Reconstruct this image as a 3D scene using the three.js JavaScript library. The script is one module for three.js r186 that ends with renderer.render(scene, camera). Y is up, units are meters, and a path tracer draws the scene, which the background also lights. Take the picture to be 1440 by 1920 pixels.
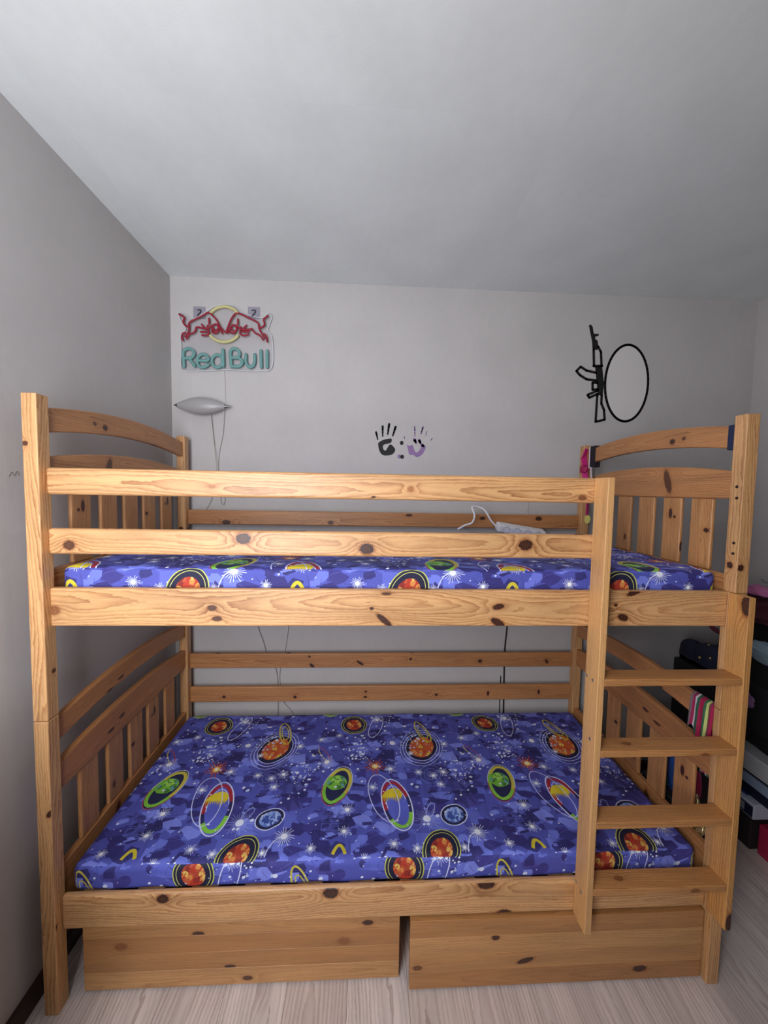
import * as THREE from 'three';
import { RoundedBoxGeometry } from 'three/addons/geometries/RoundedBoxGeometry.js';
import { mergeGeometries } from 'three/addons/utils/BufferGeometryUtils.js';
import { RectAreaLightUniformsLib } from 'three/addons/lights/RectAreaLightUniformsLib.js';
import { createNoise2D, createNoise3D } from 'simplex-noise';

// ---------- camera, sky, daylight, exposure ----------
const scene = new THREE.Scene();
const camera = new THREE.PerspectiveCamera(106.93, 1440 / 1920, 0.05, 60);
camera.position.set(0.8851, 1.571, 1.0937);
camera.up.set(-0.014745, 0.998041, -0.060796);
camera.lookAt(0.8851 + 0.048459, 1.571 - 0.060018, 1.0937 - 0.99702);
const renderer = new THREE.WebGLRenderer({ antialias: true });
renderer.toneMapping = THREE.LinearToneMapping;
renderer.toneMappingExposure = 1.42;
renderer.shadowMap.enabled = true;
scene.background = new THREE.Color(0xd3e0ec);
RectAreaLightUniformsLib.init();
const ROOM = { x0: -0.1, x1: 2.965, z0: -0.9, z1: 1.43, h: 2.605 };
const WIN = { x0: -0.04, x1: 0.66, y0: 0.9, y1: 2.35 };
const daylight = new THREE.RectAreaLight(0xf6f8ff, 9.5, WIN.x1 - WIN.x0 - 0.08, WIN.y1 - WIN.y0 - 0.08);
daylight.position.set((WIN.x0 + WIN.x1) / 2, (WIN.y0 + WIN.y1) / 2, ROOM.z1 + 0.01);
daylight.lookAt((WIN.x0 + WIN.x1) / 2, (WIN.y0 + WIN.y1) / 2, -1);
daylight.castShadow = true;
scene.add(daylight);

// ---------- helpers ----------
function rng(seed) { let s = (seed * 2654435761) >>> 0 || 1; return () => { s = (s + 0x6D2B79F5) >>> 0; let t = s; t = Math.imul(t ^ (t >>> 15), t | 1); t ^= t + Math.imul(t ^ (t >>> 7), t | 61); return ((t ^ (t >>> 14)) >>> 0) / 4294967296; }; }
const taken = {};
function numbered(n) { if (!(n in taken)) { taken[n] = 0; return n; } taken[n]++; return n + '_' + String(taken[n]).padStart(3, '0'); }
function mesh(name, geo, mat, parent) { const m = new THREE.Mesh(geo, mat); m.name = parent ? name : numbered(name); m.castShadow = m.receiveShadow = true; (parent || scene).add(m); return m; }
function group(name, pos, parent) { const g = new THREE.Group(); g.name = parent ? name : numbered(name); if (pos) g.position.set(...pos); (parent || scene).add(g); return g; }
function tag(o, label, category, grp) { o.userData.label = label; o.userData.category = category; if (grp) o.userData.group = grp; return o; }
function structure(o) { o.userData.kind = 'structure'; return o; }
const std = (color, roughness = 0.6, extra = {}) => new THREE.MeshStandardMaterial({ color, roughness, ...extra });
const phys = (o) => new THREE.MeshPhysicalMaterial(o);
const bx = (x0, x1, y0, y1, z0, z1) => { const g = new THREE.BoxGeometry(x1 - x0, y1 - y0, z1 - z0); g.translate((x0 + x1) / 2, (y0 + y1) / 2, (z0 + z1) / 2); return g; };
const lerp = (a, b, t) => a + (b - a) * t;
const sstep = (a, b, x) => { const t = Math.min(1, Math.max(0, (x - a) / (b - a))); return t * t * (3 - 2 * t); };
// uv in metres over the dominant axis of each face
function uvMetres(geo, scale = 1) {
  const p = geo.attributes.position, n = geo.attributes.normal, uv = new Float32Array(p.count * 2);
  for (let i = 0; i < p.count; i++) {
    const ax = Math.abs(n.getX(i)), ay = Math.abs(n.getY(i)), az = Math.abs(n.getZ(i));
    let u, v;
    if (az >= ax && az >= ay) { u = p.getX(i); v = p.getY(i); } else if (ax >= ay) { u = p.getZ(i); v = p.getY(i); } else { u = p.getX(i); v = p.getZ(i); }
    uv[2 * i] = u * scale; uv[2 * i + 1] = v * scale;
  }
  geo.setAttribute('uv', new THREE.BufferAttribute(uv, 2)); return geo;
}
function dataTex(w, h, fn, srgb = true) {
  const d = new Uint8Array(w * h * 4);
  for (let y = 0; y < h; y++) for (let x = 0; x < w; x++) { const c = fn(x, y), i = (y * w + x) * 4; d[i] = c[0]; d[i + 1] = c[1]; d[i + 2] = c[2]; d[i + 3] = 255; }
  const t = new THREE.DataTexture(d, w, h); t.magFilter = THREE.LinearFilter; t.minFilter = THREE.LinearMipmapLinearFilter; t.generateMipmaps = true;
  t.wrapS = t.wrapT = THREE.RepeatWrapping; if (srgb) t.colorSpace = THREE.SRGBColorSpace; t.needsUpdate = true; return t;
}
const capClamp = (v) => Math.max(0, Math.min(255, v));

// ---------- pine ----------
// knots: [s, t, rs, rt, darkness, tilt] in metres on the main face (s along the grain, t across)
function pine({ len, wid, seed, knots = [], early = [214, 166, 113], late = [142, 86, 47], spacing = 0.0068, res = 900, pith, depth = 0.03, contrast = 0.85, knotFill = true }) {
  const r = rng(seed), n2 = createNoise2D(r), n3 = createNoise2D(r), n4 = createNoise2D(r);
  const W = Math.min(2048, Math.round(len * res)), H = Math.max(16, Math.round(wid * res));
  const tc0 = pith ?? wid * (0.2 + 0.6 * r()), so = r() * 50;
  const kk = knots.map(([s, t, rs, rt, dk = 1, tilt = 0]) => ({ s, t, rs, rt, dk, c: Math.cos(tilt), n: Math.sin(tilt) }));
  return dataTex(W, H, (px, py) => {
    const s = (px + 0.5) / W * len, t = (py + 0.5) / H * wid;
    const tc = tc0 + 0.018 * n2(s * 0.9 + so, 0.3), hh = depth * (0.75 + 0.75 * n2(s * 0.75 + so, 7.7));
    let R = Math.sqrt((t - tc) * (t - tc) + hh * hh) + 0.0016 * n3(s * 7, t * 45) + 0.0006 * n3(s * 30 + 9, t * 160), kd = 0, kr = 9, kD = 1, kx = 0;
    for (const k of kk) {
      const ds = s - k.s, dt = t - k.t;
      const e = Math.exp(-((ds / (k.rs * 2.6)) ** 2 + (dt / (k.rt * 1.9)) ** 2));
      R += e * k.rt * 1.5 * (0.6 + 0.4 * k.dk); kd += e;
      const a = (ds * k.c + dt * k.n) / k.rs, b = (-ds * k.n + dt * k.c) / k.rt;
      const q = Math.sqrt(a * a + b * b) + 0.14 * n3(s * 160, t * 160);
      if (q < kr) { kr = q; kD = k.dk; kx = n4(s * 300, t * 300); }
    }
    const ph = R / spacing, f = ph - Math.floor(ph);
    let dark = Math.pow(f, 2.2) * (1 - sstep(0.93, 1, f)) * (0.72 + 0.38 * n4(s * 2.5, ph * 0.35)) * contrast;
    dark += 0.10 * n4(s * 9, t * 700) * 0.6 + 0.05 * n3(s * 40, t * 1500);
    dark += 0.16 * Math.min(1, kd) ;
    const tone = 1 + 0.05 * n2(s * 1.7, t * 14) + 0.025 * n4(s * 5, t * 60);
    let c = [0, 1, 2].map((i) => lerp(early[i], late[i], Math.max(-0.1, Math.min(1.1, dark))) * tone);
    if (knotFill && kr < 1.5) {
      const halo = (1 - sstep(0.95, 1.5, kr)) * 0.6 * kD;
      c = c.map((v, i) => lerp(v, [128, 70, 34][i], halo));
      if (kr < 1.02) {
        const ring = 0.5 + 0.5 * Math.sin(kr * 13), rim = sstep(0.72, 0.98, kr);
        const kc = [0, 1, 2].map((i) => lerp(lerp([78, 42, 26][i], [50, 27, 19][i], ring * 0.7), [26, 14, 12][i], rim * 0.85) + kx * 10);
        const w = (1 - sstep(0.94, 1.02, kr)) * Math.min(1, kD);
        const light = [0, 1, 2].map((i) => lerp([190, 124, 70][i], [150, 88, 44][i], ring));
        const kcol = kD >= 0.95 ? kc : [0, 1, 2].map((i) => lerp(light[i], kc[i], kD));
        c = c.map((v, i) => lerp(v, kcol[i], Math.max(w, 0.75 * (1 - sstep(0.94, 1.02, kr)))));
      }
    }
    return c.map(capClamp);
  });
}
const pineMat = (o) => phys({ map: pine(o), roughness: 0.46, clearcoat: 0.18, clearcoatRoughness: 0.35 });
// uv for timber: s along 'axis', t across on the face whose normal is 'face'
function timberUV(geo, axis, face, len, wid, s0, t0) {
  const A = { x: 0, y: 1, z: 2 }, a = A[axis], f = A[face], o = 3 - a - f;
  const p = geo.attributes.position, n = geo.attributes.normal, uv = new Float32Array(p.count * 2), P = [0, 0, 0], N = [0, 0, 0];
  for (let i = 0; i < p.count; i++) {
    P[0] = p.getX(i); P[1] = p.getY(i); P[2] = p.getZ(i); N[0] = Math.abs(n.getX(i)); N[1] = Math.abs(n.getY(i)); N[2] = Math.abs(n.getZ(i));
    let u = (P[a] - s0) / len, v = (P[o] - t0) / wid;
    if (N[o] > N[f] && N[o] > N[a]) { v = P[f] / wid + (P[o] - t0) / wid + 0.37; u = 1 - u; }
    else if (N[a] > N[f] && N[a] > N[o]) { u = P[f] * 0.25 / len + 0.1; }
    uv[2 * i] = u; uv[2 * i + 1] = v;
  }
  geo.setAttribute('uv', new THREE.BufferAttribute(uv, 2)); return geo;
}
// a rounded timber board given by its bounds
function timberGeo(x0, x1, y0, y1, z0, z1, axis, face, r = 0.004) {
  const g = new RoundedBoxGeometry(x1 - x0, y1 - y0, z1 - z0, 2, r); g.translate((x0 + x1) / 2, (y0 + y1) / 2, (z0 + z1) / 2);
  const lo = { x: x0, y: y0, z: z0 }, sz = { x: x1 - x0, y: y1 - y0, z: z1 - z0 }, other = ['x', 'y', 'z'].find((k) => k !== axis && k !== face);
  return timberUV(g, axis, face, sz[axis], sz[other], lo[axis], lo[other]);
}
const timber = (name, parent, b, axis, face, mat, r) => mesh(name, timberGeo(...b, axis, face, r), mat, parent);
// polylines
const toV3 = (flat, z) => { const o = []; for (let i = 0; i < flat.length; i += 2) o.push(new THREE.Vector3(flat[i], flat[i + 1], z)); return o; };
function tubeGeo(pts, r, smooth = true, seg = 6, per = 5) {
  const gs = [];
  const c = pts.length > 2 && smooth ? new THREE.CatmullRomCurve3(pts, false, 'centripetal') : null;
  if (c) gs.push(new THREE.TubeGeometry(c, (pts.length - 1) * per, r, seg)); else for (let i = 0; i < pts.length - 1; i++) gs.push(new THREE.TubeGeometry(new THREE.LineCurve3(pts[i], pts[i + 1]), 1, r, seg));
  for (const p of [pts[0], pts[pts.length - 1]]) { const s = new THREE.SphereGeometry(r, seg, 4); s.translate(p.x, p.y, p.z); gs.push(s); }
  return mergeGeometries(gs.map((g) => g.index ? g.toNonIndexed() : g));
}
// flat stroke lying on a wall (film of paint or vinyl) : boxes and discs
function strokeGeo(flat, w, z, th = 0.0012) {
  const P = toV3(flat, z), gs = [];
  for (let i = 0; i < P.length - 1; i++) { const d = P[i + 1].clone().sub(P[i]), g = new THREE.BoxGeometry(d.length(), w, th); g.rotateZ(Math.atan2(d.y, d.x)); g.translate((P[i].x + P[i + 1].x) / 2, (P[i].y + P[i + 1].y) / 2, z); gs.push(g); }
  for (const p of P) { const g = new THREE.CylinderGeometry(w / 2, w / 2, th, 14); g.rotateX(Math.PI / 2); g.translate(p.x, p.y, z); gs.push(g); }
  return mergeGeometries(gs.map((g) => g.toNonIndexed()));
}
function polyGeo(flat, z, th = 0.0012, smooth = false) {
  const v = []; for (let i = 0; i < flat.length; i += 2) v.push(new THREE.Vector2(flat[i], flat[i + 1]));
  const sh = smooth ? new THREE.Shape(new THREE.SplineCurve([...v, v[0]]).getPoints(v.length * 4)) : new THREE.Shape(v);
  const g = new THREE.ExtrudeGeometry(sh, { depth: th, bevelEnabled: false }); g.translate(0, 0, z - th / 2); return g;
}
const noiseA = createNoise2D(rng(5)), noiseB = createNoise3D(rng(6));
// a soft lump : sphere pushed by noise, flattened below
function lump(rx, ry, rz, amp, seed, flat = -0.75, seg = 28) {
  const g = new THREE.SphereGeometry(1, seg, Math.round(seg * 0.7)), p = g.attributes.position, v = new THREE.Vector3();
  for (let i = 0; i < p.count; i++) {
    v.fromBufferAttribute(p, i); const k = 1 + amp * noiseB(v.x * 1.6 + seed, v.y * 1.6, v.z * 1.6) + amp * 0.45 * noiseB(v.x * 4 + seed, v.y * 4, v.z * 4);
    const sq = (c) => Math.sign(c) * Math.pow(Math.abs(c), 0.8);
    v.set(sq(v.x), Math.max(flat, sq(v.y)), sq(v.z)).multiplyScalar(k); v.y = Math.max(flat, v.y);
    p.setXYZ(i, v.x * rx, (v.y - flat) * ry, v.z * rz);
  }
  g.computeVertexNormals(); return g;
}

// ---------- the room ----------
const wallTone = createNoise2D(rng(21)), wallFine = createNoise2D(rng(22));
const wallMap = (base, seed) => dataTex(1024, 1024, (x, y) => { const k = 1 + 0.014 * wallTone(x / 260 + seed, y / 260) + 0.006 * wallTone(x / 40 + seed, y / 55) + 0.014 * wallFine(x / 3, y / 3 + seed); return base.map((c) => capClamp(c * k)); });
const wallBump = dataTex(512, 512, (x, y) => { const k = 128 + 45 * wallFine(x / 4, y / 4) + 45 * wallFine(x / 9 + 40, y / 9) + 25 * wallTone(x / 30, y / 30); return [k, k, k].map(capClamp); }, false);
const plaster = (base, seed) => new THREE.MeshStandardMaterial({ map: wallMap(base, seed), bumpMap: wallBump, bumpScale: 0.00025, roughness: 0.93 });
const wallMat = plaster([196, 192, 190], 0), ceilMat = plaster([226, 230, 229], 9);
const X0 = ROOM.x0, X1 = ROOM.x1, Z0 = ROOM.z0, Z1 = ROOM.z1, HH = ROOM.h, T = 0.12;
const shell = (name, gs, m) => structure(mesh(name, uvMetres(gs.length > 1 ? mergeGeometries(gs) : gs[0], 0.7), m));
shell('wall_back', [bx(X0 - T, X1 + T, 0, HH, Z0 - T, Z0)], wallMat);
shell('wall_left', [bx(X0 - T, X0, 0, HH, Z0, Z1)], wallMat);
shell('wall_right', [bx(X1, X1 + T, 0, HH, Z0, Z1)], wallMat);
shell('wall_front', [bx(X0 - T, WIN.x0, 0, HH, Z1, Z1 + T), bx(WIN.x1, X1 + T, 0, HH, Z1, Z1 + T), bx(WIN.x0, WIN.x1, 0, WIN.y0, Z1, Z1 + T), bx(WIN.x0, WIN.x1, WIN.y1, HH, Z1, Z1 + T)], wallMat);
shell('ceiling', [bx(X0 - T, X1 + T, HH, HH + T, Z0 - T, Z1 + T)], ceilMat);
{ // the window that lights the room, behind the photographer
  const w = structure(group('window_1')), white = std(0xe9e9e6, 0.4), zf0 = Z1 + 0.05, zf1 = Z1 + 0.1, f = 0.05, xm = (WIN.x0 + WIN.x1) / 2;
  mesh('window_frame', mergeGeometries([bx(WIN.x0, WIN.x0 + f, WIN.y0, WIN.y1, zf0, zf1), bx(WIN.x1 - f, WIN.x1, WIN.y0, WIN.y1, zf0, zf1), bx(WIN.x0 + f, WIN.x1 - f, WIN.y0, WIN.y0 + f, zf0, zf1), bx(WIN.x0 + f, WIN.x1 - f, WIN.y1 - f, WIN.y1, zf0, zf1), bx(xm - 0.03, xm + 0.03, WIN.y0 + f, WIN.y1 - f, zf0, zf1)]), white, w);
  const glass = phys({ color: 0xffffff, transmission: 1, thickness: 0, roughness: 0.0, ior: 1.45 });
  for (const [a, b] of [[WIN.x0 + f, xm - 0.03], [xm + 0.03, WIN.x1 - f]]) mesh('pane', bx(a, b, WIN.y0 + f, WIN.y1 - f, zf0 + 0.02, zf0 + 0.026), glass, w);
  mesh('window_sill', bx(WIN.x0 - 0.04, WIN.x1 + 0.04, WIN.y0 - 0.025, WIN.y0, Z1 - 0.09, Z1), white, w);
}
// floor: boards on a slab
const floorRoot = structure(mesh('floor', bx(X0 - T, X1 + T, -0.12, -0.012, Z0 - T, Z1 + T), std(0x77675c, 0.9)));
const floorVariants = [0, 1, 2, 3, 4, 5].map((i) => new THREE.MeshStandardMaterial({ roughness: 0.42, map: pine({ len: 1.2, wid: 0.19, seed: 300 + i, res: 850, early: [[222, 209, 203], [214, 199, 192], [226, 214, 208], [209, 195, 189], [220, 205, 199], [216, 203, 195]][i], late: [168, 148, 141], spacing: 0.0105, depth: 0.035, contrast: 0.85, knotFill: false, knots: i % 2 ? [[0.3 + i * 0.12, 0.06 + i * 0.012, 0.016, 0.009, 0.55]] : [[0.86 - i * 0.1, 0.12, 0.02, 0.012, 0.4]] }) }));
{
  const bw = 0.19, bl = 1.2, r = rng(77); let col = 0;
  for (let x = X0; x < X1 - 0.001; x += bw, col++) {
    let z = Z0 - [0.15, 0.75, 0.42, 0.98][col % 4];
    for (; z < Z1 - 0.001; z += bl) {
      const za = Math.max(Z0, z), zb = Math.min(Z1, z + bl), xb = Math.min(X1, x + bw); if (zb - za < 0.03) continue;
      const g = new RoundedBoxGeometry(xb - x - 0.0006, 0.012, zb - za - 0.0006, 1, 0.0008); g.translate((x + xb) / 2, -0.006, (za + zb) / 2);
      timberUV(g, 'z', 'y', bl, bw, z, x); mesh('plank', g, floorVariants[Math.floor(r() * 6)], floorRoot);
    }
  }
}
const darkTrim = std(0x3a2620, 0.5);
structure(mesh('baseboard_left', bx(X0, X0 + 0.016, 0, 0.06, Z0 + 0.016, Z1), darkTrim));
structure(mesh('baseboard_back', bx(X0, X1, 0, 0.06, Z0, Z0 + 0.016), darkTrim));
structure(mesh('baseboard_right', bx(X1 - 0.016, X1, 0, 0.06, Z0 + 0.016, Z1), darkTrim));

{ // tall dark cupboard added out of view to cut bounce light from the right
  const w = group('added_wardrobe', [2.67, 0, 0.8]); tag(w, 'added tall dark brown cupboard out of view, dimming the right of the room', 'added_wardrobe');
  const brown = std(0x33241c, 0.6), door = std(0x3b2a20, 0.55);
  mesh('carcass', new RoundedBoxGeometry(0.5, 2.16, 1.16, 2, 0.004).translate(0.02, 1.08, 0), brown, w);
  for (const s of [-1, 1]) { const d = mesh('door', new RoundedBoxGeometry(0.02, 2.06, 0.56, 2, 0.004).translate(-0.241, 1.08, s * 0.285), door, w); mesh('handle', new RoundedBoxGeometry(0.018, 0.14, 0.014, 2, 0.004).translate(-0.26, 1.05, s * 0.05), std(0x9a9792, 0.3, { metalness: 0.9 }), d); }
}

{ // brown cabinet added out of view to shade the lower left of the bed
  const w = group('added_chest_of_drawers', [0.05, 0, 0.95]); tag(w, 'added brown cabinet out of view, shading the lower left of the bed', 'added_chest');
  const wood = std(0x6a4a30, 0.55);
  mesh('carcass', new RoundedBoxGeometry(0.26, 0.97, 0.84, 2, 0.004).translate(0, 0.485, 0), wood, w);
  mesh('chest_top', new RoundedBoxGeometry(0.28, 0.024, 0.86, 2, 0.005).translate(0, 0.982, 0), wood, w);
  for (let i = 0; i < 4; i++) { const d = mesh('drawer_front', new RoundedBoxGeometry(0.016, 0.21, 0.78, 2, 0.003).translate(0.137, 0.14 + i * 0.225, 0), std(0x74533a, 0.5), w); for (const z of [-0.22, 0.22]) mesh('knob', new THREE.SphereGeometry(0.014, 12, 10).translate(0.155, 0.14 + i * 0.225, z), std(0x8d8a84, 0.3, { metalness: 0.8 }), d); }
}

// ---------- the bunk bed ----------
const L = 2.0, D = 0.814, PT = 1.812, JOINT = 0.9;
const bed = group('bunk_bed', [0, 0, 0]);
tag(bed, 'knotty pine bunk bed with arched headboards and a front ladder', 'bunk bed');
const PF = 0.02, PB = -0.021, PW = 0.04;                                   // front post: front, back plane, width
const postMats = [
  pineMat({ len: 0.912, wid: 0.041, seed: 1, pith: 0.05, knots: [[0.777, 0.008, 0.006, 0.007, 0.9]] }),
  pineMat({ len: 0.9, wid: 0.041, seed: 2, pith: -0.02, knots: [[0.629, 0.039, 0.014, 0.007, 1, 0.8]] }),
  pineMat({ len: 0.912, wid: 0.041, seed: 3, pith: 0.05, knots: [[0.458, 0.018, 0.009, 0.009, 1]] }),
  pineMat({ len: 0.9, wid: 0.041, seed: 4, pith: 0.06 }),
];
const postBox = (xa, y0, y1, za, zb) => [xa, xa + PW, y0, y1, za, zb];
// left front
timber('post', bed, postBox(-PW, JOINT + 0.001, PT, PB, PF), 'y', 'z', postMats[0], 0.003);
timber('post', bed, postBox(-PW, 0, JOINT - 0.001, PB, PF), 'y', 'z', postMats[1], 0.003);
// back pair
for (const xa of [-PW, L]) {
  timber('post', bed, postBox(xa, JOINT + 0.001, PT, -D - 0.041, -D), 'y', 'z', postMats[xa < 0 ? 2 : 0], 0.003);
  timber('post', bed, postBox(xa, 0, JOINT - 0.001, -D - 0.041, -D), 'y', 'z', postMats[3], 0.003);
}
// right front: housed around the ladder upright
const LT = 0.021, LZ = 0.064, LTOP = 1.275, LBOT = 0.24;
const join = (gs) => mergeGeometries(gs);
const postUV = (gs, s0, len) => gs.map((g) => timberUV(g, 'y', 'x', len, 0.041, s0, PB));
mesh('post', join(postUV([timberGeo(L, L + PW, LTOP + 0.001, PT, PB, PF, 'y', 'x', 0.003), timberGeo(L, L + PW, JOINT + 0.001, LTOP + 0.001, PB, -0.0005, 'y', 'x', 0.002), timberGeo(L + LT + 0.001, L + PW, JOINT + 0.001, LTOP + 0.001, -0.0005, PF, 'y', 'x', 0.002)], JOINT, 0.912)), postMats[2], bed);
mesh('post', join(postUV([timberGeo(L, L + PW, 0, LBOT - 0.001, PB, PF, 'y', 'x', 0.003), timberGeo(L, L + PW, LBOT - 0.001, JOINT - 0.001, PB, -0.0005, 'y', 'x', 0.002), timberGeo(L + LT + 0.001, L + PW, LBOT - 0.001, JOINT - 0.001, -0.0005, PF, 'y', 'x', 0.002)], 0, 0.9)), postMats[3], bed);
const holeMat = std(0x2a1a10, 0.9);
for (const [y, z] of [[1.597, 0.002], [1.563, 0.004], [1.427, 0.005], [1.395, 0.005]]) { const g = new THREE.CylinderGeometry(0.0042, 0.0042, 0.003, 14); g.rotateZ(Math.PI / 2); g.translate(L - 0.0003, y, z); mesh('screw_hole', g, holeMat, bed); }
// front rails
const RB = -0.022, XL = 1.56;
timber('guard_rail', bed, [0, XL + LT, 1.54, 1.615, RB, -0.0006], 'x', 'z', pineMat({ len: 1.58, wid: 0.075, seed: 11, pith: 0.035, depth: 0.022, contrast: 0.9, knots: [[0.451, 0.03, 0.012, 0.006, 0.05], [0.907, 0.008, 0.006, 0.003, 1], [1.014, 0.033, 0.01, 0.009, 0.12], [1.525, 0.016, 0.012, 0.008, 0.55]] }), 0.009);
timber('guard_rail', bed, [0, XL + LT, 1.373, 1.446, RB, -0.0006], 'x', 'z', pineMat({ len: 1.58, wid: 0.073, seed: 12, pith: 0.05, depth: 0.03, contrast: 0.9, knots: [[0.058, 0.026, 0.015, 0.013, 0.85], [0.537, 0.05, 0.02, 0.015, 0.95], [0.889, 0.024, 0.02, 0.015, 1], [1.359, 0.04, 0.02, 0.015, 1]] }), 0.009);
timber('side_rail', bed, [0, L, 1.167, 1.277, RB, -0.0006], 'x', 'z', pineMat({ len: 2, wid: 0.11, seed: 13, pith: 0.06, depth: 0.035, knots: [[0.01, 0.046, 0.018, 0.014, 0.4], [0.448, 0.054, 0.013, 0.008, 0.9], [0.462, 0.023, 0.014, 0.007, 0.9], [0.907, 0.054, 0.006, 0.004, 1], [0.945, 0.018, 0.028, 0.008, 1, -0.7], [1.285, 0.06, 0.017, 0.008, 0.95, 0.2], [1.285, 0.012, 0.022, 0.01, 1, -0.5], [0.95, 0.098, 0.014, 0.004, 0.9], [1.702, 0.106, 0.024, 0.008, 1, 0.4], [1.646, 0.066, 0.005, 0.004, 1], [1.67, 0.028, 0.016, 0.01, 0.95, -0.3]] }), 0.006);
timber('side_rail', bed, [0, L, 0.243, 0.351, RB, -0.0006], 'x', 'z', pineMat({ len: 2, wid: 0.108, seed: 14, pith: 0.085, depth: 0.03, knots: [[0.295, 0.09, 0.017, 0.013, 1], [0.796, 0.092, 0.022, 0.017, 1], [1.278, 0.104, 0.026, 0.016, 1], [1.338, 0.006, 0.022, 0.01, 1]] }), 0.011);
// back rails
const bk = [[1.38, 1.452, 15, [[0.19, 0.012, 0.02, 0.01], [0.709, 0.017, 0.014, 0.008], [1.107, 0.06, 0.016, 0.006], [1.489, 0.05, 0.014, 0.008], [1.785, 0.052, 0.016, 0.01]]], [0.64, 0.717, 16, [[0.606, 0.06, 0.006, 0.005], [0.62, 0.012, 0.014, 0.007, 1, -0.8], [0.868, 0.026, 0.02, 0.006, 1, -0.6], [1.132, 0.045, 0.007, 0.006], [1.501, 0.033, 0.01, 0.009], [1.861, 0.03, 0.012, 0.007, 1, -1]]], [0.461, 0.542, 17, [[0.171, 0.028, 0.008, 0.007], [0.533, 0.024, 0.008, 0.007], [0.898, 0.021, 0.007, 0.006], [0.9, 0.05, 0.006, 0.005], [1.273, 0.03, 0.008, 0.006], [1.55, 0.036, 0.006, 0.012], [1.825, 0.042, 0.006, 0.012]]]];
for (const [y0, y1, seed, knots] of bk) timber('back_rail', bed, [0, L, y0, y1, -D - 0.04, -D - 0.02], 'x', 'z', pineMat({ len: 2, wid: y1 - y0, seed, knots, depth: 0.02, early: [190, 134, 84] }), 0.006);
const plainA = pineMat({ len: 2, wid: 0.11, seed: 18, depth: 0.03 });
for (const y0 of [0.243, 1.167]) timber('back_side_rail', bed, [0, L, y0, y0 + 0.09, -D - 0.04, -D - 0.02], 'x', 'z', plainA, 0.005);
// mattress bases
for (const yt of [0.33, 1.25]) {
  for (const [za, zb] of [[-0.046, -0.0225], [-D - 0.019, -D + 0.004]]) timber('ledger', bed, [0.002, L - 0.002, yt - 0.042, yt - 0.018, za, zb], 'x', 'z', plainA, 0.002);
  for (let i = 0; i < 12; i++) timber('bed_slat', bed, [0.04 + i * 0.162, 0.12 + i * 0.162, yt - 0.018, yt, -D - 0.018, -0.024], 'z', 'y', plainA, 0.003);
}
// head and foot boards
function archBoard(parent, name, xin, xout, end, mid, bEnd, bMid, mat) { // z from post to post, top and bottom edges arched
  const z0 = -D, z1 = PB, N = 18, top = [], bot = [];
  for (let i = 0; i <= N; i++) { const k = i / N, a = 1 - (2 * k - 1) ** 2, z = lerp(z0, z1, k); top.push([-z, lerp(end, mid, a)]); bot.push([-z, lerp(bEnd, bMid, a)]); }
  const sh = new THREE.Shape([...top.map((p) => new THREE.Vector2(...p)), ...bot.reverse().map((p) => new THREE.Vector2(...p))]);
  const th = Math.abs(xout - xin), b = 0.004, g = new THREE.ExtrudeGeometry(sh, { depth: th - 2 * b, bevelEnabled: true, bevelThickness: b, bevelSize: b, bevelOffset: -b, bevelSegments: 2 });
  g.rotateY(Math.PI / 2); g.translate(Math.min(xin, xout) + b, 0, 0);   // shape x -> -z
  g.computeVertexNormals(); timberUV(g, 'z', 'x', z1 - z0, mid - bEnd, z0, bEnd);
  return mesh(name, g, mat, parent);
}
const headMats = { arch: pineMat({ len: 0.793, wid: 0.1, seed: 31, depth: 0.03, early: [190, 134, 84], knots: [[0.55, 0.05, 0.011, 0.009, 1], [0.6, 0.055, 0.008, 0.006, 0.8]] }), board: pineMat({ len: 0.793, wid: 0.12, seed: 32, depth: 0.04, early: [190, 134, 84], knots: [[0.54, 0.06, 0.014, 0.045, 0.85, 0.3]] }), low: pineMat({ len: 0.793, wid: 0.13, seed: 33, depth: 0.05, contrast: 1, early: [188, 130, 80], spacing: 0.008, knots: [[0.5, 0.06, 0.016, 0.007, 0.9], [0.56, 0.04, 0.016, 0.006, 0.9]] }) };
const slatMats = [[[0.3, 0.04, 0.03, 0.008, 1], [0.28, 0.06, 0.008, 0.006, 1]], [], [[0.1, 0.06, 0.02, 0.008, 0.8]], [[0.22, 0.07, 0.012, 0.01, 1]]].map((knots, i) => pineMat({ len: 0.4, wid: 0.088, seed: 40 + i, knots, early: [196, 142, 90], pith: i % 2 ? 0.05 : 0.12 }));
for (const [side, xin, xout, zs] of [[0, -0.009, -0.031, [-0.152, -0.283, -0.408, -0.531, -0.668]], [1, L + 0.009, L + 0.031, [-0.13, -0.253, -0.382, -0.511, -0.645]]]) {
  for (const [dy, lower] of [[0, false], [-0.9, true]]) {
    const hb = group(side ? 'foot_board' : 'head_board', null, bed);
    archBoard(hb, 'arched_rail', xin, xout, 1.781 + dy, 1.816 + dy, 1.712 + dy, 1.745 + dy, lower ? headMats.low : headMats.arch);
    archBoard(hb, 'arched_board', xin, xout, 1.645 + dy, 1.676 + dy, 1.56 + dy, 1.56 + dy, lower ? headMats.low : headMats.board);
    mesh('bottom_board', timberGeo(Math.min(xin, xout), Math.max(xin, xout), 1.17 + dy, 1.325 + dy, -D, PB, 'z', 'x', 0.004), headMats.board, hb);
    zs.forEach((z, i) => mesh('slat', timberGeo(Math.min(xin, xout) + 0.004, Math.max(xin, xout) - 0.004, 1.325 + dy, 1.56 + dy, z - 0.042, z + 0.042, 'y', 'x', 0.006), slatMats[(i + side * 3 + (lower ? 1 : 0)) % 4], hb));
  }
}
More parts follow.
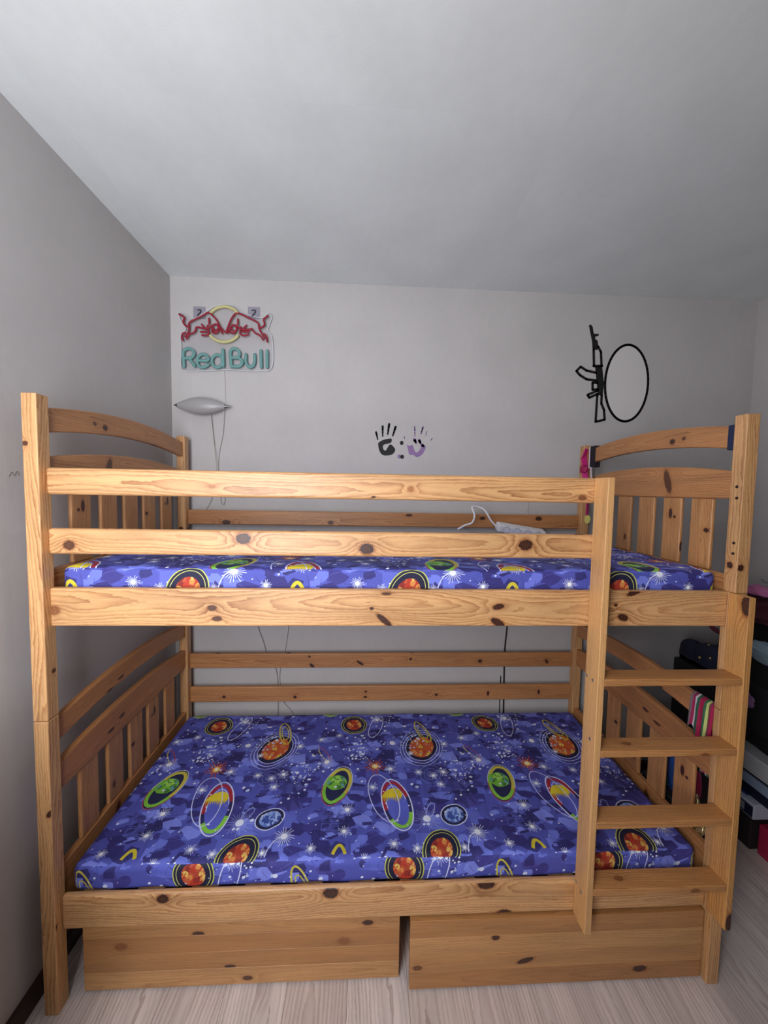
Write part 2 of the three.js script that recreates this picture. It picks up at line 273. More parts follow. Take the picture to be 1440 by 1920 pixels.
// ladder
const ladder = group('ladder', null, bed);
const upMat = [pineMat({ len: 1.372, wid: 0.064, seed: 51, pith: -0.03, contrast: 0.45, early: [218, 168, 110] }), pineMat({ len: 1.035, wid: 0.064, seed: 52, pith: 0.09, contrast: 0.75, early: [216, 160, 94], knots: [[1.01, 0.058, 0.03, 0.016, 1]] })];
mesh('upright', timberGeo(XL, XL + LT, 0.243, 1.615, 0, LZ, 'y', 'x', 0.003), upMat[0], ladder);
mesh('upright', timberGeo(L, L + LT, LBOT, LTOP, 0, LZ, 'y', 'x', 0.003), upMat[1], ladder);
const rungMats = [61, 62].map((seed, i) => pineMat({ len: 0.42, wid: 0.062, seed, pith: 0.1, early: [200, 144, 88], knots: i ? [[0.1, 0.03, 0.014, 0.008, 0.4]] : [] }));
[1.034, 0.819, 0.598, 0.387].forEach((y, i) => mesh('rung', timberGeo(XL + LT, L, y - 0.021, y, 0.002, LZ - 0.001, 'x', 'y', 0.003), rungMats[i % 2], ladder));
const steel = std(0xb9b6b0, 0.3, { metalness: 0.9 });
for (const [y, z] of [[1.022, 0.012], [1.022, 0.042], [0.844, 0.043], [0.358, 0.01], [0.354, 0.038]]) { const g = new THREE.CylinderGeometry(0.0045, 0.0045, 0.003, 12); g.rotateZ(Math.PI / 2); g.translate(XL - 0.0008, y, z); mesh('screw', g, steel, ladder); }
// ---------- drawers under the bed ----------
function drawer(x0, x1, zf, y1, seeds, knots, label) {
  const d = group('bed_drawer', [(x0 + x1) / 2, 0, zf - 0.3]); tag(d, label, 'drawer', undefined);
  const W = (x1 - x0) / 2, n = 4, y0 = 0.008, ph = (y1 - y0) / n;
  for (let i = 0; i < n; i++) {
    const ks = knots.filter((k) => k[1] >= y0 + i * ph && k[1] < y0 + (i + 1) * ph).map(([x, y, ...q]) => [x - x0, y - y0 - i * ph, ...q]);
    timber('front_plank', d, [-W, W, y0 + i * ph, y0 + (i + 1) * ph - 0.0004, 0.282, 0.3], 'x', 'z', pineMat({ len: x1 - x0, wid: ph, seed: seeds + i, knots: ks, early: [[180, 128, 78], [194, 143, 90], [202, 152, 98], [186, 134, 82]][(i + seeds) % 4], contrast: 0.5, pith: [0.02, -0.05, 0.1, 0.03][i] }), 0.0015);
  }
  for (const s of [-1, 1]) timber('side_panel', d, [s > 0 ? W - 0.036 : -W + 0.02, s > 0 ? W - 0.02 : -W + 0.036, 0.001, y1 - 0.03, -0.34, 0.282], 'z', 'x', plainA, 0.002);
  timber('back_panel', d, [-W + 0.036, W - 0.036, 0.001, y1 - 0.03, -0.34, -0.324], 'x', 'z', plainA, 0.002);
  timber('bottom_panel', d, [-W + 0.036, W - 0.036, 0.012, 0.02, -0.324, 0.282], 'x', 'y', plainA, 0.002);
}
drawer(0.04, 1.013, -0.028, 0.236, 70, [[0.385, 0.18, 0.018, 0.011, 1], [0.153, 0.15, 0.02, 0.012, 0.3], [0.837, 0.14, 0.02, 0.013, 0.3], [0.912, 0.2, 0.016, 0.008, 1], [0.482, 0.07, 0.016, 0.005, 1], [0.536, 0.028, 0.014, 0.007, 0.9]], 'pine bed drawer on the left, pushed in under the bed rail');
drawer(1.043, 1.992, 0.004, 0.236, 80, [[1.313, 0.172, 0.012, 0.008, 1], [1.411, 0.09, 0.026, 0.008, 1, 0.25], [1.788, 0.045, 0.022, 0.01, 1], [1.068, 0.08, 0.014, 0.008, 0.7]], 'pine bed drawer on the right, standing proud behind the ladder foot');

// ---------- outlines of the marks on the back wall, in metres ----------
const NEON_RED = [[-0.047,2.414,-0.023,2.399,-0.028,2.376,-0.018,2.361,-0.002,2.355],[-0.03,2.289,-0.036,2.303,-0.031,2.321,-0.02,2.327],[-0.02,2.307,-0.004,2.329,-0.0,2.351,0.0,2.372,0.016,2.385,0.056,2.406,0.096,2.427,0.113,2.415,0.135,2.391,0.149,2.363,0.17,2.339],[-0.013,2.297,-0.002,2.318,0.019,2.326,0.03,2.337,0.036,2.354,0.068,2.35],[0.061,2.369,0.08,2.346],[0.055,2.333,0.084,2.334],[0.062,2.317,0.087,2.318,0.096,2.333,0.089,2.35,0.09,2.365],[0.097,2.399,0.097,2.372],[0.091,2.349,0.106,2.362,0.131,2.372,0.142,2.359,0.127,2.337,0.118,2.351],[0.113,2.358,0.113,2.333,0.127,2.329,0.141,2.338],[0.142,2.359,0.161,2.33],[0.384,2.422,0.364,2.404,0.368,2.382,0.359,2.368,0.342,2.365],[0.179,2.332,0.196,2.379,0.21,2.408,0.229,2.429,0.247,2.428,0.286,2.411,0.337,2.385,0.341,2.36,0.368,2.314],[0.366,2.335,0.377,2.321,0.381,2.298],[0.36,2.306,0.344,2.327,0.322,2.337,0.304,2.358],[0.237,2.401,0.237,2.376],[0.279,2.372,0.257,2.349],[0.261,2.352,0.301,2.354],[0.261,2.341,0.29,2.343],[0.288,2.329,0.266,2.323,0.248,2.331,0.252,2.364],[0.188,2.334,0.21,2.369,0.228,2.37,0.246,2.356],[0.199,2.358,0.221,2.341,0.232,2.356,0.214,2.373,0.203,2.365],[0.199,2.337,0.217,2.332,0.228,2.345]] ;
const NEON_TEAL = [[-0.028,2.163,-0.028,2.239,-0.003,2.251,0.022,2.233,0.011,2.208,-0.024,2.203],[-0.0,2.2,0.023,2.167],[0.036,2.194,0.09,2.198,0.083,2.219,0.065,2.226,0.043,2.213,0.036,2.187,0.046,2.166,0.068,2.162,0.091,2.176],[0.162,2.195,0.153,2.218,0.135,2.225,0.115,2.215,0.108,2.193,0.115,2.172,0.135,2.163,0.153,2.173,0.162,2.195],[0.162,2.251,0.164,2.171],[0.203,2.173,0.202,2.25,0.22,2.258,0.244,2.241,0.236,2.217,0.206,2.214],[0.209,2.213,0.238,2.213,0.258,2.195,0.245,2.174,0.203,2.171],[0.275,2.231,0.276,2.191,0.293,2.17,0.311,2.178,0.318,2.197,0.318,2.233],[0.349,2.252,0.351,2.172],[0.38,2.253,0.38,2.173]] ;
const NEON_YELLOW = [[0.103,2.427,0.114,2.438,0.126,2.447,0.14,2.454,0.154,2.458,0.169,2.46,0.184,2.46,0.199,2.456,0.212,2.451,0.225,2.442,0.235,2.432],[0.235,2.322,0.224,2.311,0.212,2.302,0.198,2.295,0.183,2.291,0.168,2.289,0.153,2.29,0.139,2.293,0.125,2.299,0.113,2.307,0.102,2.317]] ;
const NEON_BACK = [-0.058,2.423,-0.047,2.429,-0.014,2.412,0.006,2.397,0.085,2.439,0.114,2.46,0.169,2.474,0.225,2.466,0.257,2.441,0.319,2.42,0.359,2.418,0.384,2.442,0.401,2.427,0.381,2.354,0.399,2.333,0.403,2.181,0.388,2.161,0.344,2.156,0.293,2.154,0.176,2.157,0.064,2.147,-0.037,2.147,-0.047,2.166,-0.044,2.253,-0.045,2.32,-0.02,2.346,-0.041,2.381] ;
const HOOKS = [[0.042,2.432],[0.31,2.441]] ;
const HAND_BLACK = {f:[[0.933,1.867,0.943,1.828,0.01],[0.967,1.898,0.968,1.845,0.011],[1.001,1.91,0.994,1.856,0.012],[1.035,1.897,1.02,1.848,0.012]],palm:[0.945,1.811,0.968,1.826,1.005,1.835,1.016,1.831,1.012,1.815,0.995,1.808,0.976,1.803,0.97,1.793,0.974,1.777,0.985,1.773,0.993,1.785,1.006,1.804,1.02,1.799,1.035,1.778,1.023,1.756,1.002,1.748,0.972,1.748,0.955,1.765,0.947,1.789],d:[1.068,1.814,1.072,1.742]} ;
const HAND_PURPLE = {f:[[1.134,1.9,1.137,1.849,0.007],[1.178,1.899,1.168,1.862,0.009],[1.199,1.878,1.193,1.854,0.004],[1.228,1.842,1.22,1.829,0.004],[1.08,1.847,1.083,1.835,0.004],[1.134,1.833,1.144,1.815,0.016],[1.159,1.831,1.168,1.812,0.015],[1.175,1.805,1.187,1.798,0.016]],palm:[1.094,1.806,1.107,1.8,1.125,1.804,1.133,1.783,1.145,1.766,1.162,1.778,1.175,1.8,1.194,1.798,1.193,1.787,1.181,1.762,1.165,1.747,1.149,1.741,1.129,1.753,1.11,1.754,1.103,1.779],d:[1.057,1.743]} ;
const RIFLE_FILL = [[2.041,2.448,2.05,2.453,2.061,2.442,2.069,2.406,2.096,2.407,2.096,2.397,2.077,2.39,2.079,2.379,2.092,2.371,2.097,2.341,2.093,2.323,2.067,2.326,2.062,2.367],[2.085,2.237,2.123,2.242,2.138,2.152,2.134,2.089,2.109,2.089,2.096,2.168,2.09,2.21]] ;
const RIFLE_LINE = [[2.073,2.326,2.079,2.24],[2.096,2.341,2.113,2.314,2.12,2.242],[2.077,2.24,2.123,2.242],[2.092,2.206,2.041,2.215,2.007,2.234,1.985,2.211,2.006,2.19,2.043,2.17,2.094,2.166],[2.1,2.154,2.076,2.154,2.078,2.117,2.104,2.12],[2.104,2.113,2.052,2.089,2.062,2.075,2.105,2.096],[2.105,2.089,2.103,1.95,2.152,1.962,2.146,2.013,2.129,2.047,2.129,2.089]] ;
const OVAL = [2.262,2.156,2.409,2.16,2.25,2.37,2.275,1.939] ;

// ---------- mattresses ----------
function printTexture() {
  const Wm = 0.65, Hm = 0.85, W = 1024, H = 1340, x0 = 0.68, cv = document.createElement('canvas'); cv.width = W; cv.height = H;
  const c = cv.getContext('2d'), S = W / Wm, r = rng(404);
  const base = (dx = 0) => c.setTransform(S, 0, 0, -H / Hm, (dx - x0) * S, H);
  c.fillStyle = '#5157b2'; c.fillRect(0, 0, W, H);
  const wrap = (fn) => { for (const dx of [-Wm, 0, Wm]) { base(dx); fn(); } };
  // torn patches of blue
  const blues = ['#626ccc', '#3f3b8c', '#717ee0', '#322e74', '#5d66c8', '#4c489c', '#7886e6', '#3a3682', '#6772d4', '#302f70', '#8390ee', '#2a2866'];
  for (let i = 0; i < 420; i++) {
    const x = x0 + r() * Wm, d = r() * Hm, s = 0.008 + r() * 0.034, n = 5 + Math.floor(r() * 5), pts = [];
    for (let k = 0; k < n; k++) { const a = k / n * 6.283, q = s * (0.45 + r() * 0.8); pts.push([x + Math.cos(a) * q * 1.25, d + Math.sin(a) * q * 0.8]); }
    const col = blues[Math.floor(r() * blues.length)], box = r() < 0.3, bw = s * (0.5 + r()), bh = s * (0.4 + r());
    wrap(() => { c.fillStyle = col; c.globalAlpha = 0.92; c.beginPath(); if (box) c.rect(x, d, bw, bh); else { c.moveTo(...pts[0]); for (const p of pts) c.lineTo(...p); } c.fill(); });
  }
  for (let i = 0; i < 110; i++) { // scribbled threads
    const x = x0 + r() * Wm, d = r() * Hm, a = r() * 6.28, l = 0.02 + r() * 0.05, b = (r() - 0.5) * 0.05, col = r() < 0.5 ? '#7884e4' : '#262562';
    wrap(() => { c.globalAlpha = 0.6; c.strokeStyle = col; c.lineWidth = 0.0011; c.beginPath(); c.moveTo(x, d); c.quadraticCurveTo(x + Math.cos(a) * l / 2 - b, d + Math.sin(a) * l / 2 + b, x + Math.cos(a) * l, d + Math.sin(a) * l); c.stroke(); });
  }
  c.globalAlpha = 1;
  // dark fields behind planets
  const dark = [[0.85, 0.70, 0.09, 0.06], [1.14, 0.57, 0.12, 0.08], [1.18, 0.4, 0.1, 0.09], [0.92, 0.62, 0.1, 0.05], [0.8, 0.16, 0.07, 0.05], [0.95, 0.45, 0.09, 0.05], [1.27, 0.3, 0.07, 0.1]];
  for (const [x, d, a, b] of dark) wrap(() => { c.globalAlpha = 0.42; c.fillStyle = '#232158'; c.beginPath(); for (let k = 0; k < 22; k++) { const t = k / 22 * 6.283, q = 0.75 + 0.35 * Math.sin(k * 2.7 + x * 40); c.lineTo(x + Math.cos(t) * a * q, d + Math.sin(t) * b * q); } c.fill(); });
  c.globalAlpha = 1;
  const M = { smallRed: [0.846, 0.709, 0.06, -0.001, -0.002, 0.064], loop1: [0.953, 0.694, 0.028, 0.084, 0.024, -0.019], redYellow: [1.154, 0.544, 0.071, -0.001, 0.013, 0.089], yLoop: [1.175, 0.651, 0.026, -0.073, 0.019, 0.02], arcL: [0.723, 0.505, 0.026, -0.041, 0.01, 0.008], green: [0.793, 0.331, -0.038, -0.087, 0.043, -0.034], greenPl: [0.789, 0.343, 0.04, 0.004, 0.001, -0.038], bigring: [1.018, 0.239, 0.025, -0.113, -0.05, -0.019], yellowPl: [1.003, 0.27, 0.039, 0.006, -0.003, -0.039], orbit: [0.97, 0.271, 0.034, -0.108, -0.046, -0.023], circ: [1.167, 0.381, 0.041, -0.001, -0.008, -0.049], loop2: [1.137, 0.204, 0.015, 0.029, 0.01, -0.009], bluePl: [1.219, 0.185, 0.047, -0.002, -0.01, -0.043], cut: [1.148, 0.053, 0.06, -0.002, 0.014, 0.069], topGreen: [0.72, 0.812, 0.041, -0.001, 0.003, -0.035] };
  const ell = (k, s = 1, a0 = 0, a1 = 6.2832) => { const [x, d, ax, ad, bx_, bd] = M[k]; c.beginPath(); const n = 40; for (let i = 0; i <= n; i++) { const t = lerp(a0, a1, i / n), C = Math.cos(t) * s, N = Math.sin(t) * s; c.lineTo(x + ax * C + bx_ * N, d + ad * C + bd * N); } };
  const line = (col, w) => { c.strokeStyle = col; c.lineWidth = w; c.lineJoin = 'round'; c.stroke(); }, fill = (col) => { c.fillStyle = col; c.fill(); };
  const marble = (k, s, cols, seed) => { const q = rng(seed); c.save(); ell(k, s); c.clip(); const [x, d, ax, , , bd] = M[k]; for (let i = 0; i < 26; i++) { c.strokeStyle = cols[i % cols.length]; c.lineWidth = 0.004 + q() * 0.006; const px = x + (q() - 0.5) * 2 * ax * s, pd = d + (q() - 0.5) * 2 * Math.abs(bd) * s; c.beginPath(); c.moveTo(px, pd); c.bezierCurveTo(px + 0.02, pd + 0.015, px - 0.012, pd + 0.02, px + 0.03 * (q() - 0.3), pd + 0.03 * (q() - 0.5)); c.stroke(); } c.restore(); };
  const glow = (x, d, R, rays, col = '#dfe6ff', core = '#ffffff', thin = 0.0012) => {
    c.strokeStyle = col; for (let i = 0; i < rays; i++) { const a = i / rays * 6.283 + x * 9, q = R * (0.55 + 0.45 * Math.abs(Math.sin(i * 5.3 + d * 70))); c.lineWidth = thin; c.beginPath(); c.moveTo(x, d); c.lineTo(x + Math.cos(a) * q, d + Math.sin(a) * q); c.stroke(); }
    c.fillStyle = core; c.beginPath(); c.arc(x, d, R * 0.27, 0, 6.3); c.fill();
  };
  const red = ['#b04632', '#d98c46', '#8c2a24', '#e6bc62', '#c05a38'];
  wrap(() => {
    for (const k of ['smallRed', 'cut']) { ell(k, 1.0); fill('#1c1d3c'); ell(k, 1.02); line('#c9cf5c', 0.0035); ell(k, 0.86); line('#d8d878', 0.0022); ell(k, 0.6); fill('#b83a26'); marble(k, 0.6, red, 7); }
    ell('loop1'); line('#d6dcff', 0.0035);
    ell('redYellow', 1.0); fill('#1b1c40'); ell('redYellow', 0.78); fill('#cc5a2c'); marble('redYellow', 0.78, ['#d9a336', '#e8c84c', '#c04a28', '#e09038'], 9);
    for (const s of [1.0, 1.17, 1.34]) { ell('redYellow', s); line('#cdd6ff', s > 1.2 ? 0.002 : 0.0032); }
    for (const [s, w] of [[1, 0.006], [0.62, 0.004]]) { ell('yLoop', s); line('#cfc24a', w); }
    ell('arcL', 1, 0, 3.4); line('#c0403c', 0.003); ell('arcL', 1, 3.1, 6); line('#d8cc58', 0.003);
    ell('topGreen', 1); fill('#8fc050'); ell('topGreen', 0.55); fill('#2b3274'); ell('topGreen', 1.06); line('#cfe0c0', 0.003);
    // ringed green planet
    ell('green', 0.98); fill('#20264e'); ell('green', 0.86, -1.75, 1.4); line('#86c844', 0.013); ell('green', 0.86, 1.4, 4.53); line('#d2c64e', 0.013); ell('green', 1.0, -1.2, 1.6); line('#b8484e', 0.003); ell('green', 1.0, 1.6, 5.1); line('#cfd6e0', 0.003);
    ell('greenPl'); fill('#7cc440'); marble('greenPl', 0.95, ['#4a8c3c', '#a4dc60', '#6aa8c0', '#3c6a34'], 12);
    // big ring
    ell('bigring', 0.98); fill('#5d66cc'); ell('bigring', 0.86, 1.45, 4.6); line('#a4263c', 0.014); ell('bigring', 0.86, -1.0, 1.0); line('#8ad044', 0.014); ell('bigring', 0.86, 1.0, 1.45); line('#2a2a60', 0.012); ell('bigring', 0.86, -1.68, -1.0); line('#2a2a60', 0.012);
    ell('bigring', 1.0); line('#dfe2ff', 0.0045); ell('bigring', 0.7, 1.5, 4.7); line('#dfe2ff', 0.003);
    c.save(); ell('yellowPl'); c.clip(); const [yx, yd] = M.yellowPl; c.fillStyle = '#e6d032'; c.beginPath(); c.rect(yx - 0.06, yd - 0.004, 0.12, 0.06); c.fill(); c.fillStyle = '#dcc22e'; for (let i = 0; i < 12; i++) { c.beginPath(); c.moveTo(yx - 0.042 + i * 0.007, yd); c.lineTo(yx - 0.036 + i * 0.007, yd); c.lineTo(yx - 0.037 + i * 0.007, yd - 0.022 - 0.006 * Math.sin(i)); c.fill(); } c.restore();
    ell('orbit'); line('#cfd6ff', 0.0034);
    for (const s of [1, 0.62, 0.3]) { ell('circ', s); line('#8690dc', 0.0016); }
    ell('loop2'); line('#b8c2f6', 0.0022);
    ell('bluePl'); fill('#23244e'); ell('bluePl', 0.74); fill('#5b78c8'); marble('bluePl', 0.74, ['#8aa8e8', '#3c50a0', '#b4c8f4'], 15); ell('bluePl'); line('#d6deff', 0.004);
    // grid of squares
    c.strokeStyle = '#6c76d4'; c.lineWidth = 0.0016; for (let i = 0; i < 3; i++) for (let j = 0; j < 2; j++) c.strokeRect(0.752 + j * 0.032, 0.135 + i * 0.034, 0.026, 0.027);
    // yellow arches
    c.strokeStyle = '#d8c636'; c.lineWidth = 0.011; for (const [x, d, up] of [[0.818, 0.05, 1], [0.735, 0.02, -1]]) { c.beginPath(); c.moveTo(x - 0.02, d); c.quadraticCurveTo(x, d + 0.058 * up, x + 0.02, d); c.stroke(); }
    // comet arc
    c.strokeStyle = '#cfd8ff'; c.lineWidth = 0.0032; c.beginPath(); c.moveTo(1.235, 0.045); c.quadraticCurveTo(1.245, 0.11, 1.283, 0.113); c.stroke();
    glow(1.283, 0.113, 0.038, 22, '#e4eaff', '#eef2ff', 0.0018);
    glow(0.942, 0.428, 0.05, 16, '#b8402e', '#f4dc74', 0.004); glow(0.942, 0.428, 0.03, 12, '#f0a040', '#fff0b0', 0.0028);
    glow(1.119, 0.171, 0.05, 26, '#b8c6fa', '#e8eeff', 0.0011); glow(1.025, 0.573, 0.045, 22, '#a8b6f4', '#eef2ff', 0.001);
    for (const [x, d, R] of [[0.739, 0.456, 0.033], [0.837, 0.218, 0.024], [1.005, 0.411, 0.024], [0.996, 0.078, 0.018], [0.726, 0.07, 0.016], [0.96, 0.745, 0.028], [1.12, 0.39, 0.017], [1.222, 0.392, 0.02], [1.178, 0.372, 0.018], [1.2, 0.325, 0.018], [0.93, 0.318, 0.02], [1.1, 0.5, 0.014], [1.26, 0.56, 0.02], [0.7, 0.6, 0.02], [0.78, 0.63, 0.018], [0.83, 0.13, 0.02], [1.07, 0.06, 0.016], [0.9, 0.03, 0.018], [1.225, 0.06, 0.014]]) glow(x, d, R * 1.2, 18, '#dce4ff', '#ffffff', 0.0016);
  });
  for (let i = 0; i < 470; i++) { const cl = i % 3, x = cl ? x0 + [0.05, 0.19, 0.42, 0.58, 0.3, 0.62][i % 6] + (r() + r() + r() - 1.5) * 0.09 : x0 + r() * Wm, d = cl ? [0.15, 0.52, 0.6, 0.36, 0.77, 0.42][i % 6] + (r() + r() + r() - 1.5) * 0.1 : r() * Hm, q = 0.0013 + r() * r() * 0.0058; wrap(() => { c.fillStyle = i % 4 ? '#dfe6ff' : '#b4c8f0'; c.beginPath(); c.ellipse(x, d, q * 1.2, q, 0.5, 0, 6.3); c.fill(); }); }
  const t = new THREE.CanvasTexture(cv); t.colorSpace = THREE.SRGBColorSpace; t.wrapS = t.wrapT = THREE.RepeatWrapping; t.anisotropy = 8; return t;
}
const printMat = phys({ map: printTexture(), roughness: 0.72, sheen: 0.25, sheenRoughness: 0.5, sheenColor: new THREE.Color(0x8890c8) });
function mattressGeo(w, h, d, r, ox, od, seed) {
  const g = new THREE.BoxGeometry(w, h, d, 150, 8, 60), p = g.attributes.position, n = g.attributes.normal, uv = g.attributes.uv, v = new THREE.Vector3(), q = new THREE.Vector3(), o = new THREE.Vector3();
  const wave = (x, z) => 0.0026 * noiseA(x * 2.5 + seed, z * 6) + 0.0016 * noiseA(x * 22 + seed, z * 2.2) + 0.0008 * noiseA(x * 60, z * 12 + seed);
  for (let i = 0; i < p.count; i++) {
    v.fromBufferAttribute(p, i); const fx = n.getX(i), fy = n.getY(i), fz = n.getZ(i);
    const wx = v.x + w / 2, dd = d / 2 - v.z, hy = v.y + h / 2;
    if (Math.abs(fy) > 0.5) uv.setXY(i, (wx + 0.012 - 0.68 + ox) / 0.65, (dd + 0.03 + od) / 0.85);
    else if (Math.abs(fz) > 0.5) uv.setXY(i, (wx + 0.012 - 0.68 - 0.18 + ox) / 0.65, (0.66 + hy + od) / 0.85);
    else uv.setXY(i, (dd + 0.2 + ox) / 0.65, (0.3 + hy + od) / 0.85);
    q.set(Math.max(-w / 2 + r, Math.min(w / 2 - r, v.x)), Math.max(-h / 2 + r * 0.8, Math.min(h / 2 - r * 0.8, v.y)), Math.max(-d / 2 + r, Math.min(d / 2 - r, v.z)));
    o.copy(v).sub(q); o.y *= 1.25; const len = o.length(); if (len > 1e-6) { o.divideScalar(len); v.copy(q).addScaledVector(new THREE.Vector3(o.x, o.y * 0.8, o.z), r); }
    const N = len > 1e-6 ? o : new THREE.Vector3(fx, fy, fz), k = wave(v.x, v.z) * (v.y > 0 ? 1 : 0);
    if (v.y > 0) v.y += k * Math.max(0, N.y); v.z += 0.003 * noiseA(v.x * 5 + seed, 3) * N.z; 
    const e = 0.004, nx = -(wave(v.x + e, v.z) - wave(v.x - e, v.z)) / (2 * e), nz = -(wave(v.x, v.z + e) - wave(v.x, v.z - e)) / (2 * e);
    const f = Math.max(0, N.y); q.set(N.x + nx * f, N.y, N.z + nz * f).normalize();
    p.setXYZ(i, v.x, v.y, v.z); n.setXYZ(i, q.x, q.y, q.z);
  }
  return g;
}
for (const [y, h, ox, od, label, seed] of [[0.331, 0.083, 0, 0, 'blue space-print mattress on the lower bunk', 1], [1.251, 0.083, 0.31, 0.23, 'blue space-print mattress on the upper bunk behind the guard rails', 2]]) {
  const m = mesh('mattress', mattressGeo(1.978, h, 0.78, 0.024, ox, od, seed), printMat); m.position.set(0.999, y + h / 2, -0.417); tag(m, label, 'mattress');
}

// ---------- things on the back wall ----------
const ZW = Z0;
{
  const s = group('neon_sign', [0.17, 2.15, ZW + 0.02]); tag(s, 'unlit neon sign of two red bulls over teal lettering Red Bull, in the corner', 'neon sign');
  const off = (g) => { g.translate(-0.17, -2.15, -(ZW + 0.02)); return g; };
  mesh('backing_panel', off(polyGeo(NEON_BACK, ZW + 0.012, 0.004, true)), phys({ color: 0xfcfcfd, transmission: 1, thickness: 0, roughness: 0.03 }), s);
  mesh('panel_edge_glow', off(tubeGeo(toV3([...NEON_BACK, NEON_BACK[0], NEON_BACK[1]], ZW + 0.012), 0.0022, true, 6, 4)), std(0xdcdde2, 0.25), s);  // pale outline tube imitates the edge glow of the clear panel
  const redM = std(0x98142e, 0.5), tealM = std(0x6f9f9b, 0.5), yelM = std(0xd0c88e, 0.55), zt = ZW + 0.019;
  for (const f of NEON_YELLOW) mesh('yellow_arc_tube', off(tubeGeo(toV3(f, zt), 0.0078)), yelM, s);
  for (const f of NEON_RED) mesh('red_tube', off(tubeGeo(toV3(f, zt + 0.003), 0.0046)), redM, s);
  for (const f of NEON_TEAL) mesh('letter_tube', off(tubeGeo(toV3(f, zt), 0.0082)), tealM, s);
  mesh('wire', off(tubeGeo([[0.163, 2.152, ZW + 0.008], [0.166, 2.08, ZW + 0.006], [0.165, 2.04, ZW + 0.006], [0.168, 2.0, ZW + 0.005]].map((p) => new THREE.Vector3(...p)), 0.0012)), phys({ color: 0xd8d4d0, roughness: 0.3 }), s);
  HOOKS.forEach(([x, y], i) => {
    const k = group('adhesive_hook', [x, y, ZW]); tag(k, i ? 'clear square adhesive hook above the right bull of the neon sign' : 'clear square adhesive hook above the left bull of the neon sign', 'hook', 'clear hooks above the sign');
    mesh('plate', new RoundedBoxGeometry(0.06, 0.06, 0.002, 1, 0.0009).translate(0, 0.002, 0.001), phys({ color: 0xc9c5d2, roughness: 0.25, transmission: 0.5, thickness: 0 }), k);
    mesh('metal_hook', tubeGeo([[-0.008, 0.014, 0.004], [0.008, 0.014, 0.006], [0.006, 0, 0.008], [-0.002, -0.012, 0.012], [-0.004, -0.02, 0.016]].map((p) => new THREE.Vector3(...p)), 0.0026), std(0x55565c, 0.3, { metalness: 0.8 }), k);
  });
}
{ // wall lamp
  const l = group('wall_lamp', [0.062, 1.968, ZW + 0.04]); tag(l, 'grey frosted spindle-shaped wall lamp with hanging cords', 'lamp');
  const prof = []; for (let i = 0; i <= 28; i++) { const k = -1 + 2 * i / 28; prof.push(new THREE.Vector2(Math.max(0.0006, 0.042 * Math.pow(Math.cos(k * Math.PI / 2 * 0.985), 0.82)), k * 0.128)); }
  const shade = new THREE.LatheGeometry(prof, 36); shade.rotateZ(Math.PI / 2); shade.scale(1, 1, 0.75); mesh('glass_shade', shade, phys({ color: 0xa29f9e, roughness: 0.42, clearcoat: 0.3, clearcoatRoughness: 0.3 }), l);
  const chrome = std(0x8d8a88, 0.25, { metalness: 0.9 });
  for (const s of [-1, 1]) { const g = new THREE.ConeGeometry(0.0105, s > 0 ? 0.034 : 0.022, 16); g.rotateZ(-s * Math.PI / 2); g.translate(s * (s > 0 ? 0.131 : 0.125), 0, 0); mesh('end_tip', g, chrome, l); }
  mesh('wall_plate', new RoundedBoxGeometry(0.08, 0.05, 0.02, 2, 0.004).translate(0, 0, -0.03), std(0xb5b2ae, 0.5), l);
  const cord = std(0xc9c4bc, 0.6), P = (a) => a.map(([x, y, z]) => new THREE.Vector3(x - 0.062, y - 1.968, z - 0.04));
  mesh('cord', tubeGeo(P([[0.096, 1.93, 0.02], [0.105, 1.84, 0.014], [0.116, 1.72, 0.012], [0.122, 1.66, 0.012], [0.105, 1.55, 0.012], [0.091, 1.493, 0.012], [0.05, 1.43, 0.014], [0.012, 1.372, 0.02]]), 0.0016), cord, l);
  mesh('cord', tubeGeo(P([[0.165, 1.96, 0.02], [0.155, 1.84, 0.01], [0.135, 1.74, 0.01], [0.13, 1.66, 0.01], [0.14, 1.56, 0.01], [0.145, 1.53, 0.01], [0.14, 1.5, 0.01], [0.152, 1.475, 0.01], [0.162, 1.5, 0.01], [0.156, 1.53, 0.01], [0.148, 1.54, 0.01]]), 0.0016), cord, l);
  mesh('cord', tubeGeo(P([[0.1, 1.93, 0.02], [0.112, 1.8, 0.018], [0.126, 1.69, 0.018], [0.13, 1.6, 0.018], [0.128, 1.54, 0.014]]), 0.0012), cord, l);
}
function handPrint(name, H, mat, dotMat, label) {
  const g = group(name, [H.palm[0], H.palm[1], ZW]); tag(g, label, 'handprint');
  const off = (q) => { q.translate(-H.palm[0], -H.palm[1], -ZW); return q; };
  for (const f of H.f) { const [x0, y0, x1, y1, w] = f; const gs = []; const n = 3; for (let i = 0; i < n; i++) { const a = i / n + 0.02, b = (i + 1) / n - 0.03, k = 1 - 0.16 * i; gs.push(strokeGeo([lerp(x0, x1, a), lerp(y0, y1, a), lerp(x0, x1, b), lerp(y0, y1, b)], w * k, ZW + 0.0006)); } mesh('finger_mark', off(mergeGeometries(gs)), mat, g); }
  mesh('palm_mark', off(polyGeo(H.palm, ZW + 0.0006, 0.001, true)), mat, g);
  for (let i = 0; i < H.d.length; i += 2) { const c = new THREE.CylinderGeometry(0.01, 0.01, 0.0014, 20); c.rotateX(Math.PI / 2); c.scale(0.95, 1.08, 1); c.translate(H.d[i], H.d[i + 1], ZW + 0.0007); mesh('thumb_mark', off(c), dotMat, g); }
}
const paintBlack = dataTex(128, 128, (x, y) => { const k = 26 + 14 * noiseA(x / 6, y / 14) + 8 * noiseA(x / 2, y / 3); return [k, k, k + 1].map(capClamp); });
